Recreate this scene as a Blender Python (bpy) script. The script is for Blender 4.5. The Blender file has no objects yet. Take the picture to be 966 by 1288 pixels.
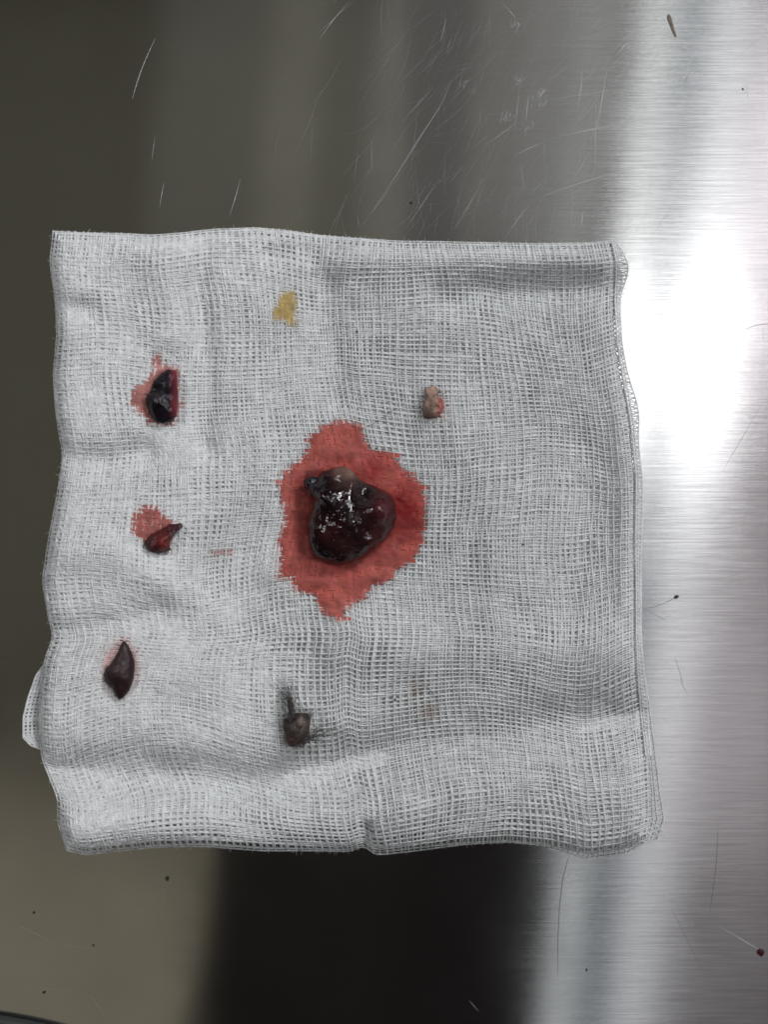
import bpy, math, random
import numpy as np
from mathutils import noise as mnoise, Vector

random.seed(7)
rng = np.random.default_rng(11)
C = bpy.context.scene.collection
scene = bpy.context.scene

# ------------------------------------------------------------------ scale: one photo pixel on the table is S metres
S = 0.000135
H = 0.25                       # camera height above the table
CX, CY = 483.0, 644.0

# ------------------------------------------------------------------ camera
cam_d = bpy.data.cameras.new('camera')
cam = bpy.data.objects.new('camera', cam_d); C.objects.link(cam)
cam.location = (0, 0, H)
cam_d.sensor_fit = 'VERTICAL'
cam_d.angle = 2 * math.atan(0.5 * 1288 * S / H)
cam_d.clip_start = 0.005
cam_d.clip_end = 50
scene.camera = cam

# ------------------------------------------------------------------ world, exposure
w = bpy.data.worlds.new('World'); scene.world = w; w.use_nodes = True
bg = w.node_tree.nodes['Background']
bg.inputs[0].default_value = (1.0, 0.86, 0.84, 1); bg.inputs[1].default_value = 0.012
vs = scene.view_settings
vs.view_transform = 'Standard'; vs.look = 'None'; vs.exposure = 0; vs.gamma = 1
scene.cycles.max_bounces = 14
scene.cycles.diffuse_bounces = 9
scene.cycles.glossy_bounces = 4
scene.cycles.transmission_bounces = 9
scene.cycles.filter_width = 1.7

# ------------------------------------------------------------------ lamps (tubes and windows mirrored in the steel, ceiling stand-ins, added fill)
def lamp(name, cx, cy, wx, wy, L, rad, col=(1, 1, 1), rot=0.0):
    """rectangular lamp at height L that the camera sees mirrored in the steel round photo pixel (cx,cy)"""
    k = S * (1 + L / H)
    d = bpy.data.lights.new(name, 'AREA'); d.shape = 'RECTANGLE'
    d.size = wx * k; d.size_y = wy * k
    d.energy = rad * math.pi * d.size * d.size_y
    d.color = col
    o = bpy.data.objects.new(name, d); C.objects.link(o)
    o.location = ((cx - CX) * k, (CY - cy) * k, L)
    o.rotation_euler = (0, 0, rot)
    return o

SL = math.atan(-0.103)
BLUE = (0.93, 0.97, 1.0); LILAC = (1.0, 0.93, 0.98); OLIVE = (1.0, 0.97, 0.70); NEUT = (1.0, 0.99, 0.93)
lamp('window_lamp', 764, 680, 38, 2000, 1.0, 0.80, (0.93, 0.98, 1.0), SL)
lamp('window_lamp', 856, 680, 56, 2000, 1.0, 0.70, (0.92, 0.97, 1.0), SL)
lamp('window_lamp', 808, 680, 36, 2000, 1.0, 0.12, (0.6, 0.78, 1.0), SL)
lamp('window_lamp', 818, 180, 42, 700, 1.02, 0.52, (0.98, 0.99, 0.94), SL)
lamp('window_lamp', 902, 180, 52, 700, 1.02, 0.40, (0.98, 0.99, 0.97), SL)
lamp('window_lamp', 858, 180, 38, 700, 1.02, 0.12, (0.78, 0.89, 1.0), SL)
lamp('window_lamp', 752, 150, 70, 900, 1.04, 0.13, BLUE, SL)
lamp('window_lamp', 700, 150, 90, 900, 1.06, 0.06, BLUE, SL)
lamp('tube_lamp', 797, 470, 60, 170, 1.05, 3.8, (0.97, 0.98, 1.0), SL)
lamp('tube_lamp', 885, 455, 88, 190, 1.05, 3.6, (0.97, 0.98, 1.0), SL)
lamp('side_window_lamp', 1012, 200, 130, 560, 1.1, 1.2, LILAC, math.atan(-0.16))
lamp('side_window_lamp', 945, 560, 170, 1000, 1.15, 0.36, LILAC, SL)
lamp('side_window_lamp', 900, 1150, 230, 700, 1.18, 0.16, LILAC, SL)
lamp('ceiling_standin', 70, 1260, 330, 520, 1.3, 0.22, (1.0, 0.91, 0.68), math.atan(-0.2))  # glowing panels stand in for the ceiling, leaving the dark patch uncovered
lamp('ceiling_standin', 60, 400, 900, 900, 1.4, 0.075, OLIVE)
lamp('ceiling_standin', 520, 0, 620, 760, 1.45, 0.05, NEUT, SL)
lamp('ceiling_standin', 375, 60, 70, 700, 1.47, 0.055, OLIVE, SL)
lamp('ceiling_standin', 625, 60, 300, 700, 1.49, 0.08, NEUT, SL)
lamp('ceiling_standin', 690, 60, 180, 700, 1.51, 0.09, NEUT, SL)
# added fill lamps for the gauze, outside what the steel mirrors to the camera
lamp('gauze_fill_lamp', 1650, -900, 520, 520, 1.4, 69.0, (0.965, 0.975, 1.0))
lamp('gauze_fill_lamp', 1900, 700, 300, 400, 1.4, 52.0, (0.965, 0.975, 1.0))
lamp('left_fill_lamp', -680, 120, 330, 330, 0.42, 38.0, (0.97, 0.98, 1.0))  # added fill from the left, brightens that side of the gauze

# ------------------------------------------------------------------ helpers
def px2w(px, py, z):
    """photo pixel + height -> point in the place (arrays)"""
    f = (H - z) / H
    return np.stack([(px - CX) * S * f, (CY - py) * S * f, z + 0 * px], -1)

def new_mesh(name, V, F, mat, parent=None, loc=(0, 0, 0), col=None, smooth=True, tris=None):
    V = np.asarray(V, dtype=np.float32).reshape(-1, 3) - np.asarray(loc, dtype=np.float32)
    F = np.asarray(F, dtype=np.int32).reshape(-1, 4)
    T = np.zeros((0, 3), np.int32) if tris is None else np.asarray(tris, np.int32).reshape(-1, 3)
    me = bpy.data.meshes.new(name)
    nq, nt = len(F), len(T)
    me.vertices.add(len(V)); me.vertices.foreach_set('co', V.ravel())
    me.loops.add(nq * 4 + nt * 3)
    me.loops.foreach_set('vertex_index', np.concatenate([F.ravel(), T.ravel()]))
    me.polygons.add(nq + nt)
    starts = np.concatenate([np.arange(nq) * 4, nq * 4 + np.arange(nt) * 3]).astype(np.int32)
    me.polygons.foreach_set('loop_start', starts)
    me.polygons.foreach_set('use_smooth', np.full(nq + nt, smooth))
    me.update(calc_edges=True)
    if col is not None:
        a = me.color_attributes.new('tint', 'FLOAT_COLOR', 'POINT')
        a.data.foreach_set('color', np.asarray(col, np.float32).ravel())
    me.materials.append(mat)
    o = bpy.data.objects.new(name, me); C.objects.link(o)
    if parent is not None:
        o.parent = parent
        o.location = np.asarray(loc, float) - np.asarray(parent.location, float)
    else:
        o.location = loc
    return o

def thing(o, label, cat, group=None):
    o['label'] = label; o['category'] = cat
    if group: o['group'] = group
    return o

def empty(name, loc, label, cat, group=None):
    o = bpy.data.objects.new(name, None); C.objects.link(o); o.location = loc
    o.empty_display_size = 0.01
    return thing(o, label, cat, group)

def tubes(P, R, sides=4, col=None):
    """P (m,n,3) centre lines, R (m,n) radii -> verts, quads, colours"""
    P = np.asarray(P, float); m, n, _ = P.shape
    R = np.broadcast_to(R, (m, n))
    T = np.gradient(P, axis=1); T /= np.linalg.norm(T, axis=2, keepdims=True) + 1e-15
    Sd = np.cross(T, np.array([0.013, 0.007, 1.0])); Sd /= np.linalg.norm(Sd, axis=2, keepdims=True) + 1e-15
    N = np.cross(Sd, T)
    a = 2 * np.pi * np.arange(sides) / sides + np.pi / 2
    V = P[:, :, None, :] + R[:, :, None, None] * (np.cos(a)[None, None, :, None] * Sd[:, :, None, :]
                                                 + np.sin(a)[None, None, :, None] * N[:, :, None, :])
    idx = np.arange(m * n * sides).reshape(m, n, sides)
    A = idx[:, :-1, :]; B = idx[:, 1:, :]
    F = np.stack([A, B, np.roll(B, -1, 2), np.roll(A, -1, 2)], -1).reshape(-1, 4)
    cc = None
    if col is not None:
        cc = np.repeat(np.asarray(col).reshape(m, n, 1, 4), sides, 2).reshape(-1, 4)
    return V.reshape(-1, 3), F, cc

def join(parts):
    Vs, Fs, Cs, off = [], [], [], 0
    for V, F, c in parts:
        Vs.append(V); Fs.append(F + off); off += len(V)
        if c is not None: Cs.append(c)
    return np.concatenate(Vs), np.concatenate(Fs), (np.concatenate(Cs) if Cs else None)

class Wave:
    """smooth 2-D noise: a sum of random sine waves"""
    def __init__(self, lo, hi, n=14):
        th = rng.uniform(0, 2 * np.pi, n); wl = rng.uniform(lo, hi, n)
        self.kx = np.cos(th) * 2 * np.pi / wl; self.ky = np.sin(th) * 2 * np.pi / wl
        self.ph = rng.uniform(0, 2 * np.pi, n); self.n = n
    def __call__(self, x, y):
        r = 0
        for a, b, p in zip(self.kx, self.ky, self.ph): r = r + np.sin(a * x + b * y + p)
        return r / math.sqrt(self.n / 2)

def inside(px, py, poly):
    px = np.asarray(px, float); py = np.asarray(py, float)
    r = np.zeros(px.shape, bool); n = len(poly)
    for i in range(n):
        x0, y0 = poly[i]; x1, y1 = poly[(i + 1) % n]
        if y0 == y1: continue
        c = ((y0 > py) != (y1 > py)) & (px < (x1 - x0) * (py - y0) / (y1 - y0) + x0)
        r ^= c
    return r

def seg_dist(px, py, x0, y0, x1, y1):
    dx, dy = x1 - x0, y1 - y0
    t = np.clip(((px - x0) * dx + (py - y0) * dy) / (dx * dx + dy * dy + 1e-12), 0, 1)
    return np.hypot(px - x0 - t * dx, py - y0 - t * dy)

def poly_dist(px, py, poly):
    d = np.full(np.shape(px), 1e9)
    for i in range(len(poly)):
        d = np.minimum(d, seg_dist(px, py, *poly[i], *poly[(i + 1) % len(poly)]))
    return d

# ------------------------------------------------------------------ materials
def mat(name):
    m = bpy.data.materials.new(name); m.use_nodes = True
    nt = m.node_tree; b = nt.nodes['Principled BSDF']
    return m, nt, b
def node(nt, typ, **kw):
    n = nt.nodes.new(typ)
    for k, v in kw.items(): setattr(n, k, v)
    return n

def make_steel():
    m, nt, b = mat('brushed_steel')
    L = nt.links.new
    tc = node(nt, 'ShaderNodeTexCoord')
    def streak(sx, sy, detail=6, rough=.6):
        mp = node(nt, 'ShaderNodeMapping'); mp.inputs['Scale'].default_value = (sx, sy, 1)
        mp.inputs['Rotation'].default_value = (0, 0, math.radians(3))
        n = node(nt, 'ShaderNodeTexNoise'); n.inputs['Scale'].default_value = 1
        n.inputs['Detail'].default_value = detail; n.inputs['Roughness'].default_value = rough
        L(tc.outputs['Object'], mp.inputs['Vector']); L(mp.outputs[0], n.inputs['Vector'])
        return n
    n1 = streak(80, 3400); n2 = streak(60, 2500); n3 = streak(9, 12, 4)
    # smudges raise the roughness
    sm = node(nt, 'ShaderNodeTexNoise'); sm.inputs['Scale'].default_value = 70; sm.inputs['Detail'].default_value = 6
    L(tc.outputs['Object'], sm.inputs['Vector'])
    mr = node(nt, 'ShaderNodeMapRange'); mr.inputs[1].default_value = .35; mr.inputs[2].default_value = .75
    mr.inputs[3].default_value = .1; mr.inputs[4].default_value = .135
    L(sm.outputs[0], mr.inputs[0])
    ad = node(nt, 'ShaderNodeMath', operation='MULTIPLY_ADD'); ad.inputs[1].default_value = .04
    L(n1.outputs[0], ad.inputs[0]); 
    sub = node(nt, 'ShaderNodeMath', operation='SUBTRACT'); sub.inputs[1].default_value = .02
    L(mr.outputs[0], sub.inputs[0]); L(sub.outputs[0], ad.inputs[2])
    L(ad.outputs[0], b.inputs['Roughness'])
    # colour: fine streaks of slightly lighter and darker steel
    cr = node(nt, 'ShaderNodeValToRGB')
    cr.color_ramp.elements[0].position = .28; cr.color_ramp.elements[0].color = (.48, .475, .475, 1)
    cr.color_ramp.elements[1].position = .68; cr.color_ramp.elements[1].color = (.69, .685, .68, 1)
    mx = node(nt, 'ShaderNodeMath', operation='MULTIPLY_ADD'); mx.inputs[1].default_value = 1.55
    q2 = node(nt, 'ShaderNodeMath', operation='MULTIPLY'); q2.inputs[1].default_value = .45
    L(n2.outputs[0], q2.inputs[0]); L(n1.outputs[0], mx.inputs[0]); L(q2.outputs[0], mx.inputs[2])
    hf = node(nt, 'ShaderNodeMath', operation='MULTIPLY'); hf.inputs[1].default_value = .5; L(mx.outputs[0], hf.inputs[0])
    L(hf.outputs[0], cr.inputs[0])
    sx = node(nt, 'ShaderNodeSeparateXYZ'); L(tc.outputs['Object'], sx.inputs[0])
    wn = node(nt, 'ShaderNodeMath', operation='MULTIPLY_ADD'); wn.inputs[1].default_value = .05; L(n3.outputs[0], wn.inputs[0]); L(sx.outputs[0], wn.inputs[2])
    grain_glare = node(nt, 'ShaderNodeMapRange'); grain_glare.inputs[1].default_value = .035; grain_glare.inputs[2].default_value = .075  # grain painted stronger at right, imitating glare that reveals the brushing
    grain_glare.inputs[3].default_value = .1; grain_glare.inputs[4].default_value = 1; L(wn.outputs[0], grain_glare.inputs[0])
    pm = node(nt, 'ShaderNodeMix', data_type='RGBA'); pm.inputs[6].default_value = (.585, .58, .575, 1)
    L(grain_glare.outputs[0], pm.inputs[0]); L(cr.outputs[0], pm.inputs[7]); L(pm.outputs[2], b.inputs['Base Color'])
    b.inputs['Metallic'].default_value = 1
    b.inputs['Anisotropic'].default_value = 1.0
    tg = node(nt, 'ShaderNodeCombineXYZ'); tg.inputs[1].default_value = 1
    L(tg.outputs[0], b.inputs['Tangent'])
    bp = node(nt, 'ShaderNodeBump'); bst = node(nt, 'ShaderNodeMath', operation='MULTIPLY'); bst.inputs[1].default_value = .28; L(grain_glare.outputs[0], bst.inputs[0]); L(bst.outputs[0], bp.inputs['Strength']); bp.inputs['Distance'].default_value = .00003
    L(hf.outputs[0], bp.inputs['Height'])
    L(bp.outputs[0], b.inputs['Normal'])
    return m
STEEL = make_steel()

def simple(name, col, rough=.5, metal=0, spec=.5, coat=0):
    m, nt, b = mat(name)
    b.inputs['Base Color'].default_value = (*col, 1); b.inputs['Roughness'].default_value = rough
    b.inputs['Metallic'].default_value = metal; b.inputs['Specular IOR Level'].default_value = spec
    b.inputs['Coat Weight'].default_value = coat
    return m, nt, b
SCRATCH = simple('scratched_steel', (.42, .42, .41), .5, 1)[0]

def make_cotton(name, white):
    """cotton yarn; vertex colour 'tint' holds a stain colour, its alpha how wet it is"""
    m, nt, b = mat(name); L = nt.links.new
    at = node(nt, 'ShaderNodeAttribute', attribute_name='tint')
    tc = node(nt, 'ShaderNodeTexCoord')
    ns = node(nt, 'ShaderNodeTexNoise'); ns.inputs['Scale'].default_value = 900; ns.inputs['Detail'].default_value = 3
    L(tc.outputs['Object'], ns.inputs['Vector'])
    cr = node(nt, 'ShaderNodeValToRGB')
    cr.color_ramp.elements[0].position = .3; cr.color_ramp.elements[0].color = (*[c * .86 for c in white], 1)
    cr.color_ramp.elements[1].position = .7; cr.color_ramp.elements[1].color = (*white, 1)
    L(ns.outputs[0], cr.inputs[0])
    mx = node(nt, 'ShaderNodeMix', data_type='RGBA')
    L(at.outputs['Alpha'], mx.inputs[0]); L(cr.outputs[0], mx.inputs[6]); L(at.outputs['Color'], mx.inputs[7])
    L(mx.outputs[2], b.inputs['Base Color'])
    mr = node(nt, 'ShaderNodeMapRange'); mr.inputs[3].default_value = .9; mr.inputs[4].default_value = .5
    L(at.outputs['Alpha'], mr.inputs[0]); L(mr.outputs[0], b.inputs['Roughness'])
    b.inputs['Specular IOR Level'].default_value = .2
    b.inputs['Sheen Weight'].default_value = .15
    tr = node(nt, 'ShaderNodeBsdfTranslucent'); L(mx.outputs[2], tr.inputs[0])
    ms = node(nt, 'ShaderNodeMixShader'); ms.inputs[0].default_value = .42
    L(b.outputs[0], ms.inputs[1]); L(tr.outputs[0], ms.inputs[2])
    L(ms.outputs[0], nt.nodes['Material Output'].inputs[0])
    return m
COTTON = make_cotton('cotton_yarn', (.9, .91, .91))
INNER = make_cotton('inner_cotton', (.88, .89, .89))

def make_film():
    """liquid soaked into the weave"""
    m, nt, b = mat('soaked_cotton'); L = nt.links.new
    at = node(nt, 'ShaderNodeAttribute', attribute_name='tint'); tc = node(nt, 'ShaderNodeTexCoord')
    ns = node(nt, 'ShaderNodeTexNoise'); ns.inputs['Scale'].default_value = 500; ns.inputs['Detail'].default_value = 5
    L(tc.outputs['Object'], ns.inputs['Vector'])
    mr = node(nt, 'ShaderNodeMapRange'); mr.inputs[1].default_value = .3; mr.inputs[2].default_value = .7
    mr.inputs[3].default_value = .78; mr.inputs[4].default_value = 1.15
    L(ns.outputs[0], mr.inputs[0])
    mm = node(nt, 'ShaderNodeMix', data_type='RGBA', blend_type='MULTIPLY'); mm.inputs[0].default_value = 1
    L(at.outputs['Color'], mm.inputs[6]); L(mr.outputs[0], mm.inputs[7]); L(mm.outputs[2], b.inputs['Base Color'])
    b.inputs['Roughness'].default_value = .5; b.inputs['Specular IOR Level'].default_value = .25
    bp = node(nt, 'ShaderNodeBump'); bp.inputs['Strength'].default_value = .5; bp.inputs['Distance'].default_value = .0002
    L(ns.outputs[0], bp.inputs['Height']); L(bp.outputs[0], b.inputs['Normal'])
    return m
FILM = make_film()

def make_flesh(name, rough=.2, coat=.6, bump=.6, scale=1100, dist=.0004, voro=True):
    m, nt, b = mat(name); L = nt.links.new
    at = node(nt, 'ShaderNodeAttribute', attribute_name='tint'); tc = node(nt, 'ShaderNodeTexCoord')
    ns = node(nt, 'ShaderNodeTexNoise'); ns.inputs['Scale'].default_value = scale; ns.inputs['Detail'].default_value = 4
    ns.inputs['Distortion'].default_value = .8
    L(tc.outputs['Object'], ns.inputs['Vector'])
    n2 = node(nt, 'ShaderNodeTexNoise'); n2.inputs['Scale'].default_value = scale * .45; n2.inputs['Detail'].default_value = 4
    L(tc.outputs['Object'], n2.inputs['Vector'])
    mr = node(nt, 'ShaderNodeMapRange'); mr.inputs[1].default_value = .3; mr.inputs[2].default_value = .7
    mr.inputs[3].default_value = .6; mr.inputs[4].default_value = 1.35
    L(n2.outputs[0], mr.inputs[0])
    mm = node(nt, 'ShaderNodeMix', data_type='RGBA', blend_type='MULTIPLY'); mm.inputs[0].default_value = 1
    L(at.outputs['Color'], mm.inputs[6]); L(mr.outputs[0], mm.inputs[7]); L(mm.outputs[2], b.inputs['Base Color'])
    b.inputs['Roughness'].default_value = rough
    b.inputs['Coat Weight'].default_value = coat; b.inputs['Coat Roughness'].default_value = rough * .5
    b.inputs['Specular IOR Level'].default_value = .35 if rough < .3 else .22
    bp = node(nt, 'ShaderNodeBump'); bp.inputs['Strength'].default_value = bump; bp.inputs['Distance'].default_value = dist
    L(ns.outputs[0], bp.inputs['Height'])
    L(bp.outputs[0], b.inputs['Normal']); L(bp.outputs[0], b.inputs['Coat Normal'])
    return m
WET = make_flesh('wet_clot', .06, .1, .48, 950, .0004)
MOIST = make_flesh('moist_tissue', .4, .04, .3, 900, .0003)
SMOOTH = make_flesh('smooth_tissue', .48, .05, .12, 900, .0002)
SKIN = make_flesh('dry_skin', .6, 0, .6, 1500, .0003)
HAIR = simple('dark_hair', (.035, .027, .024), .5)[0]
GREYHAIR = simple('grey_fibre', (.12, .11, .11), .6)[0]
DEBRIS = make_flesh('debris', .7, 0, .8, 3000, .0003)

# ------------------------------------------------------------------ steel table top
def rounded_slab(x0, x1, y0, y1, zt, th, r, seg=6):
    # bevelled rectangular sheet
    ring = []
    for cx, cy, a0 in ((x1 - r, y1 - r, 0), (x0 + r, y1 - r, 90), (x0 + r, y0 + r, 180), (x1 - r, y0 + r, 270)):
        for k in range(seg + 1):
            a = math.radians(a0 + 90 * k / seg); ring.append((cx + r * math.cos(a), cy + r * math.sin(a)))
    n = len(ring); V = []
    for z, ins in ((zt, .0006), (zt - .0003, .0001), (zt - .0008, 0), (zt - th, 0)):
        for x, y in ring:
            d = math.hypot(x - (x0 + x1) / 2, y - (y0 + y1) / 2); f = 1 - ins / d
            V.append(((x0 + x1) / 2 + (x - (x0 + x1) / 2) * f, (y0 + y1) / 2 + (y - (y0 + y1) / 2) * f, z))
    F = [(a * n + k, (a + 1) * n + k, (a + 1) * n + (k + 1) % n, a * n + (k + 1) % n) for a in range(3) for k in range(n)]
    me = bpy.data.meshes.new('steel_table_top')
    me.from_pydata(V, [], F + [tuple(range(n)), tuple(range(4 * n - 1, 3 * n - 1, -1))])
    me.materials.append(STEEL)
    o = bpy.data.objects.new('steel_table_top', me); C.objects.link(o)
    return o
table = rounded_slab(-.55, .55, -.40, .40, 0.0, .02, .02)
thing(table, 'scratched brushed stainless steel table top lying under the white gauze', 'table')

# scratches: thin roughened grooves with raised lips, lying in the steel
def scratch_mesh():
    items = []
    def add(pts, wd): items.append((pts, wd))
    def P(*a): return [(a[i], a[i + 1]) for i in range(0, len(a), 2)]
    zx = lambda a: [(400 + x * 400 / 966, y * 300 / 724) for x, y in a]
    big = [([(405, 245), (375, 320), (300, 430), (240, 530), (165, 640)], .75), ([(350, 265), (280, 345)], .5),
           ([(390, 55), (372, 130)], .5), ([(405, 110), (392, 160)], .35), ([(605, 370), (560, 405), (510, 440)], .7),
           ([(600, 472), (640, 450), (690, 430)], .9), ([(690, 425), (800, 400), (910, 376), (966, 368)], .85),
           ([(740, 412), (850, 388), (960, 370)], .6), ([(650, 612), (720, 580), (800, 555), (880, 530), (945, 515)], .9),
           ([(570, 720), (610, 660), (650, 612)], .6), ([(800, 685), (806, 645)], 1.1), ([(815, 655), (930, 648)], .6),
           ([(910, 165), (943, 125)], 1.1), ([(805, 200), (800, 270), (788, 340)], .7), ([(880, 205), (862, 310), (848, 390)], .8),
           ([(640, 285), (632, 370)], .7), ([(612, 270), (598, 400)], .5), ([(845, 290), (843, 520)], .45),
           ([(700, 305), (780, 290), (966, 262)], .6), ([(730, 320), (800, 300)], .4), ([(825, 465), (780, 540)], .55),
           ([(500, 550), (420, 690)], .55), ([(370, 540), (270, 690)], .55), ([(250, 530), (130, 690)], .4),
           ([(700, 530), (640, 600)], .4), ([(865, 45), (835, 90)], .5), ([(795, 100), (715, 140)], .45),
           ([(330, 170), (245, 255)], .35), ([(190, 345), (130, 400)], .4), ([(110, 0), (0, 100)], .5),
           ([(550, 0), (590, 40), (605, 62)], .5), ([(760, 205), (690, 250)], .5), ([(775, 190), (700, 240)], .35),
           ([(740, 515), (640, 590)], .35), ([(525, 405), (470, 450)], .4), ([(560, 500), (450, 590)], .35),
           ([(440, 505), (400, 555)], .4), ([(615, 480), (628, 590)], .35), ([(688, 400), (690, 515)], .35),
           ([(770, 570), (775, 640), (765, 720)], .35), ([(160, 420), (165, 530)], .3), ([(120, 650), (125, 690)], .35)]
    for a, wd in big: add(zx(a), wd * .75)
    add(P(195, 48, 180, 80, 170, 110, 166, 124), .8); add(P(302, 225, 295, 252, 288, 272), .5); add(P(206, 228, 200, 262), .4)
    add(P(440, 0, 415, 30, 400, 52), .5); add(P(195, 170, 190, 205), .3)
    add(P(966, 497, 940, 540, 920, 575, 910, 592), .8); add(P(960, 410, 961, 430), .6); add(P(966, 650, 930, 662, 880, 668), .4)
    add(P(966, 706, 930, 722, 900, 730), .45); add(P(966, 40, 935, 62), .7); add(P(962, 45, 930, 70), .5); add(P(940, 106, 941, 125), .8)
    add(P(872, 70, 855, 116), .6); add(P(870, 90, 868, 105), .4); add(P(850, 0, 840, 25), .4)
    add(P(926, 1177, 940, 1186, 955, 1194), .9); add(P(955, 720, 966, 752), .4); add(P(905, 1165, 935, 1182), .3)
    add(P(590, 1258, 602, 1272), .4); add(P(15, 1262, 28, 1247, 35, 1240), .35); add(P(50, 1182, 120, 1195), .12); add(P(25, 1165, 60, 1182), .12)
    add(P(30, 1240, 110, 1250), .12); add(P(105, 1248, 122, 1236), .15); add(P(205, 1110, 206, 1140), .12)
    r = random.Random(5)
    for _ in range(480):            # lesser scratches of the worn area above the gauze
        x = r.gauss(620, 105); y = r.uniform(0, 300)
        if x > 860: continue
        a = math.radians(r.gauss(58, 14)) if r.random() < .66 else math.radians(r.choice([r.gauss(14, 5), r.gauss(88, 6)]))
        l = r.uniform(6, 44); b = r.uniform(-.12, .12)
        add([(x - l * math.cos(a), y + l * math.sin(a)), (x + b * l * math.sin(a), y + b * l * math.cos(a)), (x + l * math.cos(a), y - l * math.sin(a))], r.choice([.06, .08, .11, .16]))
    for _ in range(10):            # and of the rest of the sheet
        x = r.uniform(-100, 1060); y = r.choice([r.uniform(-60, 280), r.uniform(900, 1320), r.uniform(0, 1288)])
        a = math.radians(r.gauss(60, 35)); l = r.uniform(5, 26)
        add([(x - l * math.cos(a), y + l * math.sin(a)), (x + l * math.cos(a), y - l * math.sin(a))], r.uniform(.06, .16))
    for cx, cy, k in ((652, 104, 16), (682, 116, 18), (678, 127, 14), (636, 146, 16), (664, 160, 12), (648, 30, 8), (586, 108, 8)):   # rubbed spots
        for _ in range(k):
            x = r.gauss(cx, 4.5); y = r.gauss(cy, 4); l = r.uniform(1.5, 4); a = math.radians(r.gauss(60, 30))
            add([(x - l * math.cos(a), y + l * math.sin(a)), (x + l * math.cos(a), y - l * math.sin(a))], r.uniform(.25, .5))
    Vs, Fs = [], []
    for pts, wd in items:
        p = np.array(pts, float)
        t = np.linspace(0, len(p) - 1, max(4, 4 * (len(p) - 1) + 1)); i = np.arange(len(p))
        x = np.interp(t, i, p[:, 0]); y = np.interp(t, i, p[:, 1])
        if len(p) > 2:
            for _ in range(3):
                x[1:-1] = (x[:-2] + 2 * x[1:-1] + x[2:]) / 4; y[1:-1] = (y[:-2] + 2 * y[1:-1] + y[2:]) / 4
        n = len(t); dx = np.gradient(x); dy = np.gradient(y); q = np.hypot(dx, dy); nx, ny = -dy / q, dx / q
        hw = wd * .5 * np.minimum(1, .25 + 1.6 * np.minimum(np.linspace(0, 1, n), np.linspace(1, 0, n)))
        off = sum(len(v) for v in Vs)
        rows = []
        for k, zz in ((-1, .000004), (0, .00002), (1, .000004)):
            rows.append(np.stack([(x + nx * hw * k - CX) * S, (CY - y - ny * hw * k) * S, np.full(n, zz)], -1))
        V = np.stack(rows, 1).reshape(-1, 3); Vs.append(V)
        for a in range(n - 1):
            for k in range(2):
                Fs.append((off + a * 3 + k, off + a * 3 + k + 1, off + a * 3 + 3 + k + 1, off + a * 3 + 3 + k))
    return np.concatenate(Vs), np.array(Fs)
V, F = scratch_mesh()
o = new_mesh('scratches', V, F, SCRATCH, table); o['kind'] = 'stuff'

# ------------------------------------------------------------------ gauze: outline and relief
TOP = [(66, 290), (110, 292), (150, 293), (190, 296), (230, 293), (270, 288), (320, 286), (360, 289), (400, 295), (450, 299), (500, 303), (560, 304), (620, 305), (680, 306), (740, 305), (773, 302)]
LEFT = [(66, 290), (62, 330), (70, 385), (71, 420), (66, 470), (70, 520), (78, 570), (70, 630), (60, 680), (53, 730), (60, 780), (66, 800), (55, 830), (50, 870), (49, 920), (52, 955), (64, 985), (72, 1005), (72, 1035), (84, 1070)]
BOT = [(84, 1070), (110, 1075), (140, 1071), (200, 1066), (260, 1065), (330, 1070), (400, 1071), (436, 1072), (447, 1070), (458, 1064), (466, 1072), (474, 1076), (520, 1071), (580, 1063), (640, 1060), (690, 1065), (740, 1076), (780, 1070), (815, 1056)]
RIGHT = [(773, 302), (779, 330), (777, 380), (780, 430), (788, 480), (797, 530), (804, 600), (803, 680), (804, 740), (804, 800), (806, 850), (810, 900), (815, 940), (818, 980), (820, 1020), (815, 1056)]
def curve(pts):
    p = np.array(pts, float); d = np.concatenate([[0], np.cumsum(np.hypot(*np.diff(p, axis=0).T))]); d /= d[-1]
    tt = np.linspace(0, 1, 400); x = np.interp(tt, d, p[:, 0]); y = np.interp(tt, d, p[:, 1])
    k = np.ones(9) / 9
    def sm(a): return np.concatenate([a[:4], np.convolve(a, k, 'valid'), a[-4:]])
    x, y = sm(x), sm(y)
    return lambda t: np.stack([np.interp(t, tt, x), np.interp(t, tt, y)], -1)
cT, cL, cB, cR = curve(TOP), curve(LEFT), curve(BOT), curve(RIGHT)
p00, p10, p01, p11 = map(np.array, (TOP[0], TOP[-1], LEFT[-1], RIGHT[-1]))
def coons(u, v):
    u = np.asarray(u, float); v = np.asarray(v, float); U = u[..., None]; W = v[..., None]
    return ((1 - W) * cT(u) + W * cB(u) + (1 - U) * cL(v) + U * cR(v)
            - ((1 - U) * (1 - W) * p00 + U * (1 - W) * p10 + (1 - U) * W * p01 + U * W * p11))
OUT = [tuple(p) for p in np.concatenate([cT(np.linspace(0, 1, 30)), cR(np.linspace(0, 1, 30))[1:], cB(np.linspace(1, 0, 30))[1:], cL(np.linspace(1, 0, 30))[1:-1]])]

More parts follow.
